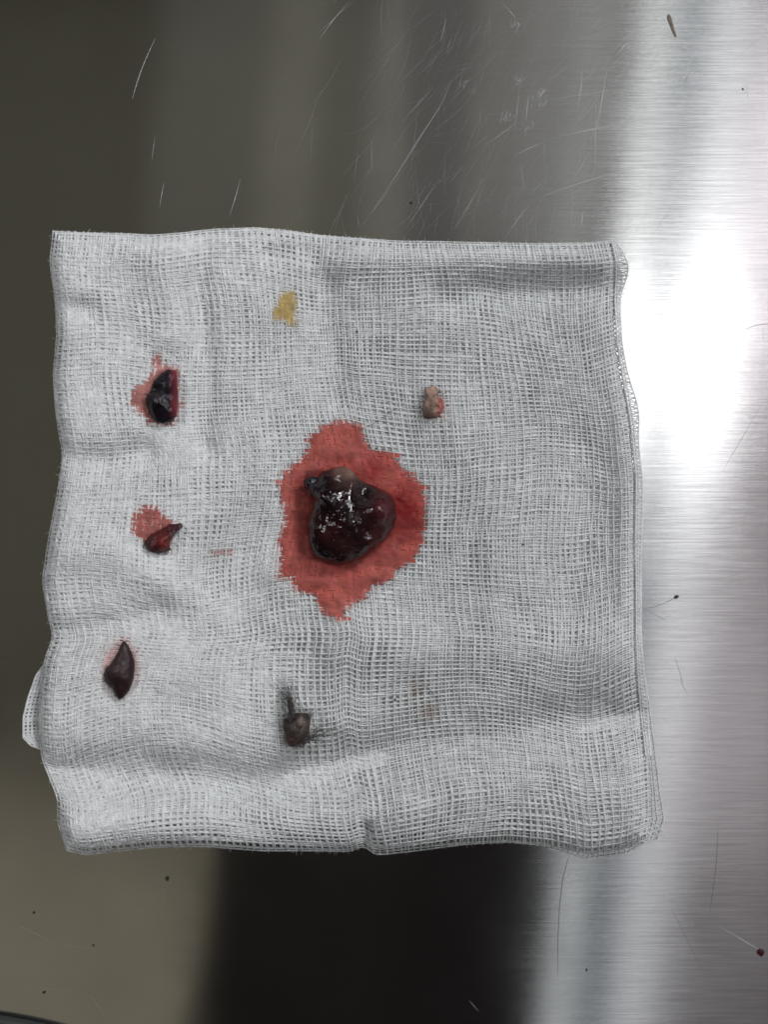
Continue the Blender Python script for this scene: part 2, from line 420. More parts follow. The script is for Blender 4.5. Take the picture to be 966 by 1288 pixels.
RELIEF = [  # polyline in photo pixels, half width in pixels, height in mm
    ([(40, 978), (180, 975), (320, 990), (560, 935), (690, 912), (830, 905)], 34, -1.5),
    ([(540, 1010), (820, 1000)], 40, .5),
    ([(430, 812), (600, 825), (810, 815)], 40, .9),
    ([(560, 372), (680, 366), (800, 362)], 24, -1.0),
    ([(420, 330), (560, 322), (780, 325)], 18, .5),
    ([(258, 300), (250, 360), (262, 470), (255, 560)], 16, -.55),
    ([(405, 330), (412, 420), (425, 500)], 22, -.5),
    ([(340, 320), (420, 308)], 14, -.5),
    ([(200, 310), (215, 420)], 22, .4),
    ([(55, 690), (150, 700), (260, 760)], 26, .4),
    ([(60, 575), (130, 580), (180, 570)], 20, -.6),
    ([(50, 800), (120, 790), (200, 770)], 18, -.55),
    ([(60, 385), (110, 390)], 16, -.5),
    ([(735, 560), (750, 640), (720, 760)], 30, -.5),
    ([(770, 420), (795, 600), (790, 760)], 14, .35),
    ([(330, 560), (345, 640), (340, 720)], 18, .25),
    ([(240, 1010), (420, 1030), (500, 1020)], 26, .5),
    ([(80, 1040), (200, 1030)], 20, .3),
    ([(560, 520), (640, 640), (620, 780)], 45, .5),
    ([(458, 1075), (462, 1040)], 9, -.6),
]
wz1, wz2 = Wave(120, 320), Wave(35, 90)
OP = np.array(OUT)
def relief(px, py):
    z = 5.0 + .5 * wz1(px, py) + .09 * wz2(px, py)
    for pts, wd, a in RELIEF:
        d = np.full(np.shape(px), 1e9)
        for i in range(len(pts) - 1): d = np.minimum(d, seg_dist(px, py, *pts[i], *pts[i + 1]))
        z = z + 3.0 * a * np.exp(-(d / wd) ** 2)
    return z
# cache on a grid for speed: relief x edge roll-off
GX = np.arange(-10, 900, 3.0); GY = np.arange(250, 1110, 3.0)
gx, gy = np.meshgrid(GX, GY)
gd = poly_dist(gx, gy, OUT); gd = np.where(inside(gx, gy, OUT), gd, 0)
GZ = relief(gx, gy) * (1 - .80 * np.exp(-gd / 8.0)) * .001
def zs(px, py):
    fx = np.clip((np.asarray(px) - GX[0]) / 3.0, 0, len(GX) - 1.001); fy = np.clip((np.asarray(py) - GY[0]) / 3.0, 0, len(GY) - 1.001)
    ix = fx.astype(int); iy = fy.astype(int); a = fx - ix; b = fy - iy
    return (GZ[iy, ix] * (1 - a) * (1 - b) + GZ[iy, ix + 1] * a * (1 - b) + GZ[iy + 1, ix] * (1 - a) * b + GZ[iy + 1, ix + 1] * a * b)

# ------------------------------------------------------------------ stains
CLOT = [(386, 605), (396, 604), (405, 591), (417, 589), (431, 588), (441, 590), (450, 600), (462, 609), (476, 614), (490, 620), (498, 634), (499, 650), (495, 664), (487, 677), (473, 690), (459, 701), (442, 708), (424, 711), (406, 708), (393, 698), (388, 684), (386, 664), (388, 650), (393, 636), (393, 627), (388, 617)]
BLOOD = [(407, 534), (432, 527), (457, 535), (459, 555), (469, 565), (489, 566), (499, 575), (504, 587), (519, 597), (531, 609), (537, 634), (536, 654), (534, 674), (526, 694), (521, 706), (501, 716), (494, 731), (472, 736), (459, 753), (442, 761), (434, 781), (417, 781), (405, 768), (395, 751), (370, 744), (365, 731), (347, 729), (350, 704), (347, 679), (357, 659), (355, 634), (349, 614), (352, 599), (367, 582), (385, 570), (387, 552)]
def ell(cx, cy, a, b, rot=0, n=18):
    r = math.radians(rot)
    return [(cx + a * math.cos(t) * math.cos(r) - b * math.sin(t) * math.sin(r), cy + a * math.cos(t) * math.sin(r) + b * math.sin(t) * math.cos(r)) for t in np.linspace(0, 2 * np.pi, n, endpoint=False)]
RED = (.38, .086, .07); PINK = (.40, .165, .145)
STAINS = [  # name, outline, colour, strength, film over the weave, label
    ('blood_stain', BLOOD, RED, 1.0, True, 'large red blood stain round the big dark clot'),
    ('blood_stain', [(192, 440), (200, 443), (206, 458), (222, 460), (227, 470), (228, 520), (218, 536), (196, 536), (182, 532), (172, 520), (160, 510), (164, 490), (176, 482), (190, 470), (190, 456)], PINK, 1.0, True, 'pale pink stain round the black two-lobed piece'),
    ('blood_stain', [(164, 656), (168, 644), (178, 636), (194, 633), (204, 638), (210, 648), (220, 654), (218, 674), (214, 694), (190, 690), (170, 676), (164, 668)], (.37, .115, .098), 1.0, True, 'round salmon stain beside the dark red teardrop piece'),
    ('blood_stain', [(126, 836), (134, 820), (144, 806), (156, 803), (166, 812), (173, 822), (174, 838), (170, 858), (160, 870), (146, 872), (130, 858)], (.64, .36, .33), .8, False, None),
    ('blood_smear', [(264, 692), (276, 692), (290, 691), (291, 697), (278, 697), (266, 696)], (.44, .17, .14), 1.0, True, 'thin short red smear'),
    ('yellow_stain', [(356, 367), (370, 366), (372, 380), (372, 396), (375, 412), (365, 410), (356, 403), (344, 402), (342, 394), (347, 383), (350, 374)], (.40, .285, .105), 1.0, True, 'small ochre yellow stain with a straight right edge'),
    ('brown_smear', [(512, 862), (526, 858), (532, 866), (528, 876), (516, 880)], (.62, .53, .46), .4, False, None),
    ('brown_smear', [(526, 890), (538, 884), (554, 890), (552, 900), (540, 904), (530, 902)], (.6, .5, .42), .5, False, None),
    ('hair_stain', ell(372, 918, 22, 26), (.6, .54, .5), .45, False, None),
    ('pink_rim', ell(553, 512, 9, 16), (.7, .5, .47), .5, False, None),
]
sw1, sw2 = Wave(14, 40), Wave(5, 11)
def stain_colour(px, py, erode=0.0):
    """stain colour and strength at photo pixels"""
    out = np.zeros(np.shape(px) + (4,)); out[..., :3] = .8
    jx = px + 1.2 * sw2(px, py); jy = py + 1.2 * sw2(py + 90, px)
    for _, poly, col, st, film, _l in STAINS:
        x0, y0 = np.min(poly, 0) - 14; x1, y1 = np.max(poly, 0) + 14
        sel = (px > x0) & (px < x1) & (py > y0) & (py < y1)
        if not sel.any(): continue
        X, Y = jx[sel], jy[sel]
        d = poly_dist(X, Y, poly); ins = inside(X, Y, poly)
        if erode and film: ins = ins & (d > erode); d = d + erode
        soft = 3.5 if film else 6.0
        m = np.where(ins, np.clip(.35 + d / 9, 0, 1), .35 * np.exp(-(d / soft) ** 2)) if film else np.where(ins, np.clip(.3 + d / 6, 0, 1), .3 * np.exp(-d / soft))
        c = np.broadcast_to(np.array(col), X.shape + (3,)).copy()
        c *= (1 + .13 * sw1(X, Y) + .08 * sw2(X * .7, Y * .7))[:, None]
        if poly is BLOOD:
            g = np.exp(-(((X - 507) / 24) ** 2 + ((Y - 645) / 38) ** 2)) * 1.1
            g = np.maximum(g, .75 * np.exp(-(np.hypot(X - 470, (Y - 592)) / 20) ** 2))
            g = np.maximum(g, .6 * np.exp(-np.where(inside(X, Y, CLOT), 0, poly_dist(X, Y, CLOT)) / 9))
            g = np.clip(g * (1 + .25 * sw2(X, Y)), 0, 1)[:, None]
            c = c * (1 - g) + np.array((.20, .010, .009)) * g
        cur = out[sel]; m = m * st
        k = (m > cur[:, 3])[:, None]
        out[sel] = np.where(k, np.concatenate([c, m[:, None]], 1), cur)
    return out

# ------------------------------------------------------------------ gauze: woven plies
NU, NV = 86, 128
swab = empty('gauze_swab', (0, 0, 0), 'white folded woven gauze swab spread flat on the steel table', 'gauze')

fluff = Wave(60, 160)
def full(px): return 1 - .6 * np.clip((500 - px) / 260, 0, 1)      # plies packed closer toward the left
BASEU, BASEV = Wave(.22, .6), Wave(.22, .6)
def make_ply(k, nu, nv, inset, depth, rad, amp, stained):
    """one layer of open weave; returns its grid mapping"""
    du, dv = Wave(.22, .6), Wave(.22, .6); ru, rv = Wave(.07, .16), Wave(.07, .16)
    jw = Wave(.1, .35); jf = Wave(.1, .35)
    l, t, r, b = inset
    def W(u, v):
        e = np.minimum(1, np.minimum(np.minimum(u, 1 - u), np.minimum(v, 1 - v)) * 14)
        uu = u + e * (.006 * BASEU(u, v) + .0028 * du(u, v) + .0006 * ru(u, v)); vv = v + e * (.006 * BASEV(u, v) + .0028 * dv(u, v) + .0006 * rv(u, v))
        uu = l + uu * (1 - l - r); vv = t + vv * (1 - t - b)
        p = coons(np.clip(uu, 0, 1), np.clip(vv, 0, 1))
        return p[..., 0], p[..., 1]
    def Z(px, py): return np.maximum(zs(px, py) - depth * full(px), .0002)
    parts = []
    # warp threads run down the picture, weft threads across
    for kind in ('warp', 'weft'):
        m, n = (nu, nv) if kind == 'warp' else (nv, nu)
        q = (2 * n + 1) if kind == 'warp' else (3 * n + 1)
        a = (np.arange(m) + .5 + rng.uniform(-.13, .13, m)) / m
        a = np.concatenate([[.0008], a[1:-1], [.9992]]); s = np.linspace(0, 1, q)
        A, Sg = np.meshgrid(a, s, indexing='ij')
        ph = np.arange(m)[:, None] * np.pi
        wob = (jw if kind == 'warp' else jf)(A * 7 + np.arange(m)[:, None] * .37, Sg)
        A2 = np.clip(A + wob * .06 / m, 0, 1)
        u, v = (A2, Sg) if kind == 'warp' else (Sg, A2)
        px, py = W(u, v)
        z = Z(px, py) + amp * np.cos(np.pi * (Sg * n - .5) + ph) * (1 if kind == 'warp' else -1)
        R = rad * rng.uniform(.8, 1.2, (m, 1)) * (1 + .13 * np.sin(Sg * 60 + rng.uniform(0, 6, (m, 1))) + .1 * np.sin(Sg * 173 + rng.uniform(0, 6, (m, 1))))
        R = R * (1.0 if kind == 'warp' else .9)
        fl_ = (.14 + .86 * np.clip((500 - px) / 260, 0, 1)) * (.75 + .25 * fluff(px, py))      # fuller, fluffier yarn toward the left
        R = R * (1 + fl_ * (.3 if k == 0 else 1.25))
        col = stain_colour(px, py, 0 if k == 0 else 7)
        if not stained: col[..., 3] *= .6
        parts.append(tubes(px2w(px, py, z), R, 4, col))
    V, F, c = join(parts)
    o = new_mesh('woven_ply', V, F, COTTON, swab, col=c); o['kind'] = 'stuff'
    return W, Z

W0, Z0 = make_ply(0, NU, NV, (0, 0, 0, 0), 0, .000106, .00008, True)
make_ply(1, NU + 1, NV + 1, (.006, .004, .004, .012), .00019, .000108, .00008, True)
make_ply(2, NU, NV - 1, (.004, .003, .010, .004), .00038, .000112, .00008, False)
make_ply(3, NU + 1, NV + 1, (.012, .008, .012, .03), .00057, .00012, .00008, False)

# innermost plies seen only through the holes: one rumpled sheet
def inner_sheet():
    u, v = np.meshgrid(np.linspace(.022, .975, 150), np.linspace(.012, .955, 150), indexing='ij')
    p = coons(u, v); px, py = p[..., 0], p[..., 1]
    z = np.maximum(zs(px, py) - .00074 * full(px), .00012)
    V = px2w(px, py, z).reshape(-1, 3); i = np.arange(150 * 150).reshape(150, 150)
    F = np.stack([i[:-1, :-1], i[:-1, 1:], i[1:, 1:], i[1:, :-1]], -1).reshape(-1, 4)
    c = stain_colour(px, py, 9).reshape(-1, 4); c[:, 3] *= .7
    return new_mesh('inner_ply', V, F, INNER, swab, col=c)
inner_sheet()

# lower corner of an under ply that sticks out at the left, and the one at the lower right
def loose_flap(poly_l, poly_r, n, rows, z0):
    """threads bridging two edge curves"""
    t = np.linspace(0, 1, rows); cl, cr_ = curve(poly_l), curve(poly_r)
    a = np.linspace(0, 1, 24); parts = []
    L_, R_ = cl(t), cr_(t)
    def zf(px, py): return np.maximum(np.minimum(z0, zs(px, py) - .0013), .00025) + .00005 * np.sin(px * .9 + py * 1.3)
    P = L_[:, None, :] * (1 - a[None, :, None]) + R_[:, None, :] * a[None, :, None]
    P += rng.normal(0, .35, (rows, 1, 2))
    px, py = P[..., 0], P[..., 1]
    zero = np.zeros(px.shape + (4,)); parts.append(tubes(px2w(px, py, zf(px, py)), .00012, 4, zero))
    b = np.linspace(0, 1, rows * 2); wts = np.linspace(0, 1, n)
    Lb, Rb = cl(b), cr_(b)
    P = Lb[None] * (1 - wts[:, None, None]) + Rb[None] * wts[:, None, None]
    px, py = P[..., 0] + rng.normal(0, .5, (n, 1)), P[..., 1]
    zero = np.zeros(px.shape + (4,)); parts.append(tubes(px2w(px, py, zf(px, py)), .00013, 4, zero))
    return parts
parts = loose_flap([(57, 832), (44, 850), (34, 878), (28, 902), (28, 928), (38, 938), (54, 944)], [(84, 832), (84, 850), (84, 878), (84, 902), (84, 928), (84, 940), (84, 950)], 10, 26, .0009)
parts += loose_flap([(59, 834), (46, 850), (36, 878), (30, 902), (30, 926), (38, 934), (54, 940)], [(82, 834), (82, 850), (82, 878), (82, 902), (82, 928), (82, 938), (82, 946)], 12, 31, .0006)
parts += loose_flap([(800, 850), (800, 900), (800, 950), (800, 1000), (790, 1030), (790, 1066)], [(811, 850), (818, 900), (824, 950), (830, 1000), (835, 1030), (826, 1056)], 8, 34, .0009)
parts += loose_flap([(690, 1050), (740, 1050), (780, 1046), (815, 1030)], [(690, 1067), (738, 1080), (790, 1073), (834, 1046)], 5, 24, .0008)
V, F, c = join(parts)
o = new_mesh('under_ply_edge', V, F, COTTON, swab, col=c); o['kind'] = 'stuff'
o['label'] = 'edge of a lower gauze layer sticking out beyond the top one'

# selvedge: looped edge cords down the right side
def selvedge():
    v = np.linspace(.0, .86, 420); e = cR(v); x, y = e[:, 0], e[:, 1]
    bul = 2.5 + 9 * np.exp(-((y - 338) / 26) ** 2) + 6 * np.exp(-((y - 512) / 34) ** 2) + 2.5 * np.exp(-((y - 640) / 60) ** 2) + 3 * np.exp(-((y - 880) / 50) ** 2)
    bul *= np.clip((y - 300) / 14, .1, 1)
    z = np.maximum(zs(x - 8, y), .0005)
    zero = lambda a: np.zeros(a.shape + (4,))
    parts = []
    for off, rr in ((-3.0, .00013), (0, .00011), (bul, .00015)):
        X = (x + off)[None]; parts.append(tubes(px2w(X, y[None], np.maximum(z - .00002 * np.maximum(off, 0), .0004)[None]), rr, 5, zero(X)))
    # zigzag between the cords
    n = 135; vv = np.linspace(.0, .86, n * 6); ee = cR(vv); xx, yy = ee[:, 0], ee[:, 1]
    bb = np.interp(yy, y, bul); tri = .5 + .5 * np.sin(np.arange(n * 6) / 6 * 2 * np.pi + .6 * np.sin(np.arange(n * 6) * .07))
    X = (xx - 3 + (bb + 3) * tri)[None]; zz = np.interp(yy, y, z) + .00008 * np.cos(np.arange(n * 6) * np.pi / 3)
    parts.append(tubes(px2w(X, yy[None], zz[None]), .00008, 4, zero(X)))
    tri2 = .5 + .5 * np.sin(np.arange(n * 6) / 6 * 2 * np.pi * .77 + 2)
    X = (xx - 3 + (bb + 3) * tri2)[None]
    parts.append(tubes(px2w(X, yy[None], zz[None] - .00015), .00008, 4, zero(X)))
    V, F, c = join(parts)
    o = new_mesh('selvedge', V, F, COTTON, swab, col=c); o['kind'] = 'stuff'
    o['label'] = 'looped finished edge of the gauze'
selvedge()

# lint: tiny loose fibres over the weave and along its edges
def lint():
    n, q = 2600, 6
    u = rng.uniform(0, 1, n); v = rng.uniform(0, 1, n)
    e = rng.random(n) < .2; side = rng.integers(0, 4, n)
    u = np.where(e & (side == 0), .0, np.where(e & (side == 1), 1., u)); v = np.where(e & (side == 2), .0, np.where(e & (side == 3), 1., v))
    p = coons(u, v); th = rng.uniform(0, 2 * np.pi, n); L_ = rng.uniform(3, 9, n) * np.where(e, .7, 1)
    t = np.linspace(0, 1, q); cur = rng.normal(0, 1.2, n)
    ang = th[:, None] + cur[:, None] * t
    dx = np.cumsum(np.cos(ang), 1) / q * L_[:, None]; dy = np.cumsum(np.sin(ang), 1) / q * L_[:, None]
    px = p[:, 0:1] + dx; py = p[:, 1:2] + dy
    z = np.maximum(zs(p[:, 0], p[:, 1]), .0004)[:, None] + .0001 + np.sin(t * np.pi)[None] * rng.uniform(.0001, .0005, (n, 1))
    R = .000016 * np.array([1, 1, 1, .9, .7, .4])
    V, F, c = tubes(px2w(px, py, z), R[None], 3, stain_colour(px, py))
    o = new_mesh('lint', V, F, COTTON, swab, col=c); o['kind'] = 'stuff'
lint()

# soaked patches: liquid fills the weave cell by cell, so their edges step along the threads
def films():
    mu, mv = 2 * NU - 1, 2 * NV - 1
    gu, gv = np.meshgrid((np.arange(mu) * .5 + .5) / NU, (np.arange(mv) * .5 + .5) / NV, indexing='ij')
    px, py = W0(gu, gv)
    oddu = (np.arange(mu) % 2)[:, None]; oddv = (np.arange(mv) % 2)[None, :]
    deep = np.zeros(px.shape)          # how far inside its stain each point lies
    for _, poly, _c, _s, film, _l in STAINS:
        if film: deep = np.maximum(deep, np.where(inside(px, py, poly), poly_dist(px, py, poly), 0))
    big = (px > 335) & (px < 545) & (py > 520) & (py < 790)
    sink = np.clip(1 - deep / np.where(big, 11, 4.5), 0, 1) + .4 * np.clip(sw1(px, py), -1, 1)
    z = Z0(px, py) + .00016 - .00003 * oddu - .00005 * oddv - .00017 * sink
    P = px2w(px, py, z); colr = stain_colour(px, py)
    # each yarn takes up the liquid a little differently; rows between yarns are darker
    yarn = (1 + np.repeat(rng.normal(0, .07, NU), 2)[:mu, None] * (1 - oddu)) * (1 + np.repeat(rng.normal(0, .09, NV), 2)[None, :mv] * (1 - oddv)) * (1 - .10 * oddv) * (1 - .05 * oddu)
    yarn = yarn * (1 + rng.normal(0, .04, (mu, mv)))
    colr[..., :3] *= yarn[..., None]
    cx = (px[:-1, :-1] + px[1:, 1:]) / 2; cy = (py[:-1, :-1] + py[1:, 1:]) / 2
    idx = np.arange(mu * mv).reshape(mu, mv)
    for name, poly, col, st, film, label in STAINS:
        if not film: continue
        fx = np.repeat(rng.normal(0, 3.0, (mu + 5) // 6), 6)[:mu - 1, None] * 0 + rng.normal(0, 2.6, mv // 2 + 1).repeat(2)[None, :mv - 1]
        fx = fx * (1.0 if poly is BLOOD else .45)
        ok = inside(cx + 1.2 * sw1(cx, cy) + fx, cy + 1.2 * sw1(cy, cx + 50), poly)
        a, b = np.nonzero(ok)
        F = np.stack([idx[a, b], idx[a, b + 1], idx[a + 1, b + 1], idx[a + 1, b]], -1)
        used, inv = np.unique(F, return_inverse=True)
        cc = colr.reshape(-1, 4)[used].copy()
        # vertices whose own colour is outside the outline take the stain's plain colour
        low = cc[:, 3] < .2; cc[low, :3] = col
        cc[:, 3] = 1
        o = new_mesh(name, P.reshape(-1, 3)[used], inv.reshape(-1, 4), FILM, swab, col=cc)
        o['label'] = label
films()

# ------------------------------------------------------------------ specimens
def lump(name, outline, height, mat_, label, cat, colour, bumps=(), centre=None, over=.62, ex=.85, ez=.9, noise=(.05, 900), group=None, parent=None, rings=46, seg=150, zbase=None, seed=0.0, sink=.0003):
    """a soft lump whose plan outline is given in photo pixels; over = how far it curls under"""
    p = np.array(outline, float)
    c = np.array(centre, float) if centre is not None else p.mean(0)
    d = np.concatenate([[0], np.cumsum(np.hypot(*np.diff(np.vstack([p, p[:1]]), axis=0).T))]); d /= d[-1]
    t = np.linspace(0, 1, seg, endpoint=False); q = np.vstack([p, p[:1]])
    ox = np.interp(t, d, q[:, 0]); oy = np.interp(t, d, q[:, 1])
    for _ in range(2):
        ox = (np.roll(ox, 1) + 2 * ox + np.roll(ox, -1)) / 4; oy = (np.roll(oy, 1) + 2 * oy + np.roll(oy, -1)) / 4
    zb = (float(zs(c[0], c[1])) if zbase is None else zbase) - sink
    ph = np.linspace(0.02, math.pi * over, rings)
    V, PX, PY, ZZ = [], [], [], []
    lowz = math.cos(math.pi * over) if over > .5 else 0
    for f in ph:
        s = math.sin(f) ** ex; cz = math.cos(f); cz = math.copysign(abs(cz) ** ez, cz)
        px = c[0] + (ox - c[0]) * s; py = c[1] + (oy - c[1]) * s
        z = np.full(seg, (cz + abs(lowz) ** ez) / (1 + abs(lowz) ** ez)) * height
        topw = max(0, math.cos(f)) ** .5
        for bx, by, bw, ba in bumps: z = z + ba * topw * np.exp(-((px - bx) ** 2 + (py - by) ** 2) / bw ** 2)
        PX.append(px); PY.append(py); ZZ.append(z)
    px, py, z = np.array(PX), np.array(PY), np.array(ZZ)
    P = px2w(px, py, z + zb)
    # uneven surface
    na, nsx = noise
    flat = P.reshape(-1, 3); cw = px2w(np.array(c[0]), np.array(c[1]), np.array(zb + height * .4))
    dirs = flat - cw; dirs /= np.linalg.norm(dirs, axis=1, keepdims=True) + 1e-12
    off = np.array([mnoise.noise(Vector(v * nsx) + Vector((seed, seed, seed))) + .5 * mnoise.noise(Vector(v * nsx * 2.3) + Vector((seed, 3, seed))) for v in flat])
    flat = flat + dirs * (off * na * height)[:, None]
    col = np.ones((rings * seg, 4)); col[:, :3] = colour(px.ravel(), py.ravel(), (z / max(height, 1e-9)).ravel())
    idx = np.arange(rings * seg).reshape(rings, seg)
    A, B = idx[:-1], idx[1:]
    F = np.stack([A, B, np.roll(B, -1, 1), np.roll(A, -1, 1)], -1).reshape(-1, 4)
    top = flat[:seg].mean(0); bot = flat[-seg:].mean(0); n0 = len(flat)
    flat = np.vstack([flat, top, bot]); col = np.vstack([col, col[0], col[-1]])
    tr = [(n0, k, (k + 1) % seg) for k in range(seg)] + [(n0 + 1, idx[-1, (k + 1) % seg], idx[-1, k]) for k in range(seg)]
    loc = tuple(px2w(np.array(c[0]), np.array(c[1]), np.array(zb)))
    o = new_mesh(name, flat, F, mat_, parent, loc, col, tris=tr)
    if label: thing(o, label, cat, group)
    return o

def g(px, py, x, y, w_): return np.exp(-((px - x) ** 2 + (py - y) ** 2) / w_ ** 2)[:, None]
def mixc(base, *layers):
    """layers: (weight column, colour)"""
    c = base
    for wt, cl in layers: c = c * (1 - wt) + np.array(cl) * wt
    return c

# big clot
def clot_col(px, py, z):
    b = np.broadcast_to(np.array((.010, .0045, .0055)), (len(px), 3))
    rim = np.clip(1 - z * 1.5, 0, 1)[:, None] * np.clip((py - 600) / 60, 0, 1)[:, None]
    return mixc(b, (rim * .9, (.075, .018, .014)), (.9 * g(px, py, 482, 640, 17), (.065, .015, .018)), (.85 * g(px, py, 478, 672, 16), (.06, .018, .017)),
                (.9 * g(px, py, 441, 594, 15), (.14, .085, .07)), (.7 * g(px, py, 426, 593, 9), (.11, .06, .05)), (.7 * g(px, py, 456, 608, 12), (.03, .022, .024)),
                (.7 * g(px, py, 393, 648, 9), (.06, .02, .018)), (.6 * g(px, py, 415, 668, 18), (.03, .006, .007)), (.6 * g(px, py, 436, 690, 12), (.06, .022, .018)),
                (.9 * g(px, py, 396, 606, 10), (.006, .005, .007)))
clot = lump('blood_clot', CLOT, .0062, WET, 'large glossy dark red and black clot in the middle of the big blood stain', 'clot', clot_col,
     bumps=[(479, 640, 18, .0021), (410, 622, 16, .0012), (440, 655, 20, .0008), (415, 680, 24, .0004), (457, 623, 11, -.0017), (463, 668, 9, -.0007), (430, 605, 12, -.0008)],
     centre=(440, 655), over=.64, ex=.72, ez=1.0, noise=(.045, 330), rings=80, seg=260, seed=1.3)
# dark torn tag at its upper left end
tag_ = lump('torn_tip', [(382, 602), (389, 600), (402, 600), (410, 608), (406, 622), (396, 631), (388, 622), (383, 612)], .002, WET, None, None,
     lambda px, py, z: np.broadcast_to(np.array((.006, .005, .008)), (len(px), 3)), over=.6, noise=(.15, 900), parent=clot, rings=20, seg=60, zbase=float(zs(394, 612)) + .0022, seed=5)
tag_['label'] = 'black torn tip'
Pc = []
for pts in ([(386, 598), (387, 595), (389, 593), (391, 593)], [(391, 596), (394, 598), (396, 600), (398, 602)]):
    p = np.array(pts, float); Pc.append(px2w(p[:, 0], p[:, 1], np.full(4, float(zs(390, 598)) + .0009)))
V, F, _ = tubes(np.array(Pc), np.array([[.00006, .00011, .00012, .00009]] * 2), 5)
new_mesh('clot_thread', V, F, HAIR, clot, loc=tuple(clot.location))

PIECES = 'small tissue pieces laid out on the gauze'
def c2(px, py, z):
    b = np.broadcast_to(np.array((.008, .005, .008)), (len(px), 3))
    rt = np.clip((px - 211) / 9, 0, 1)[:, None] * np.clip((535 - py) / 20, 0, 1)[:, None]
    return mixc(b, (rt * .85, (.13, .018, .028)), (.55 * g(px, py, 199, 500, 5), (.05, .042, .045)))  # last layer: soft grey highlight painted into the colour
two = lump('tissue_piece', [(221, 465), (211, 464), (200, 471), (192, 479), (189.5, 490), (187, 494), (183, 501), (183.5, 509), (188, 519), (194, 529), (205, 534), (217, 530), (222, 521), (223, 507), (223, 490), (223, 475)], .0026, MOIST,
     'black two-lobed tissue piece with a red right margin near the top left gauze corner', 'tissue piece', c2,
     bumps=[(206, 478, 11, .0004), (199, 507, 12, .0008), (196, 490, 6, -.0009), (213, 500, 8, -.0005)], centre=(205, 500), over=.6, noise=(.08, 700), group=PIECES, seed=2.2)
p = np.array([(190, 497), (186, 496), (182.5, 495.5), (181, 496)], float)
V, F, _ = tubes(px2w(p[:, 0], p[:, 1], np.array([.0012, .0014, .0012, .0011]) + float(zs(186, 496)))[None], np.array([[.00022, .00014, .00008, .00003]]), 5)
new_mesh('torn_shred', V, F, HAIR, two, loc=tuple(two.location))

def c3(px, py, z):
    b = np.broadcast_to(np.array((.05, .008, .009)), (len(px), 3))
    return mixc(b, (.8 * g(px, py, 205, 682, 10), (.15, .017, .016)), (.8 * g(px, py, 183, 686, 7), (.025, .008, .009)), (.7 * g(px, py, 222, 664, 9), (.03, .009, .012)), (.4 * g(px, py, 192, 684, 3), (.2, .09, .08)))
lump('tissue_piece', [(227, 658), (229.5, 663), (219, 671.5), (213, 682), (214.5, 692), (203, 695.5), (190, 695.5), (182, 690), (179, 684.5), (186, 675), (199, 667.5), (212, 660)], .0024, MOIST,
     'dark red teardrop tissue piece lying on a round salmon stain', 'tissue piece', c3, bumps=[(198, 684, 10, .0006), (219, 666, 6, -.0005)], centre=(201, 682), over=.6, ex=.8, noise=(.12, 800), group=PIECES, seed=3.1)

def c4(px, py, z):
    b = np.broadcast_to(np.array((.018, .008, .009)), (len(px), 3))
    return mixc(b, (.7 * g(px, py, 148, 843, 13), (.05, .030, .033)), (.6 * g(px, py, 166, 835, 7), (.04, .012, .016)), (.5 * g(px, py, 158, 812, 6), (.05, .03, .03)))  # first layer paints the broad grey highlight on the bulge
lump('tissue_piece', [(156, 805), (161, 811), (166.5, 823), (169, 834), (168, 852), (163, 868), (155, 878), (149, 880), (144, 874), (140.5, 866), (133, 859), (130.5, 851), (132, 843), (140, 832), (148, 819), (152, 809)], .0024, SMOOTH,
     'smooth almond shaped dark maroon tissue piece near the lower left edge', 'tissue piece', c4, bumps=[(148, 846, 13, .0006)], centre=(150, 846), over=.58, ex=.85, noise=(.05, 650), group=PIECES, seed=4.7)

def c5(px, py, z):
    b = np.broadcast_to(np.array((.07, .05, .045)), (len(px), 3))
    return mixc(b, (.85 * g(px, py, 378, 908, 8), (.16, .125, .11)), (.8 * g(px, py, 366, 932, 8), (.06, .018, .018)), (.7 * g(px, py, 360, 910, 6), (.05, .03, .028)), (.6 * g(px, py, 385, 926, 8), (.06, .05, .045)))
tuft = lump('hairy_skin_piece', [(359, 904), (368, 901), (378, 896.5), (387, 897), (390, 905), (389.5, 918), (385, 927), (378, 935.5), (368, 939), (362, 937), (360, 924), (356, 910)], .0026, SKIN,
     'brown skin flap with a tuft of dark hairs sticking up from its top end', 'skin piece', c5, bumps=[(378, 908, 9, .0003), (366, 925, 4, -.0006)], centre=(373, 918), over=.58, noise=(.12, 900), group=PIECES, seed=6.1)

def hairs(specs, parent, name, mat_, z0, seed=1, n=9, rad=.00004):
    """specs: list of (count, root, tip, root spread, tip spread, bow)"""
    r = np.random.default_rng(seed); Ps = []
    t = np.linspace(0, 1, n)
    for cnt, a, b, sa, sb, bow in specs:
        for _ in range(cnt):
            p0 = np.array(a) + r.normal(0, sa, 2); p1 = np.array(b) + r.normal(0, sb, 2)
            d = p1 - p0; nn = np.array([-d[1], d[0]]) * (bow + r.normal(0, .07))
            l = r.uniform(.6, 1.08)
            q = p0 + d * (t * l)[:, None] + nn * (np.sin(t * np.pi) * .5)[:, None] + np.array([-d[1], d[0]]) * (r.normal(0, .10) * t ** 2)[:, None]
            h = z0 * (1 - t) * r.uniform(.4, 1.0) + .0004 + np.sin(t * np.pi) * r.uniform(0, .0006)
            Ps.append(px2w(q[:, 0], q[:, 1], zs(q[:, 0], q[:, 1]) + h))
    P = np.array(Ps); R = rad * np.linspace(1, .3, n)[None] * r.uniform(.7, 1.2, (len(P), 1))
    V, F, _ = tubes(P, R, 4)
    o = new_mesh(name, V, F, mat_, parent, loc=tuple(parent.location)); o['kind'] = 'stuff'
    return o
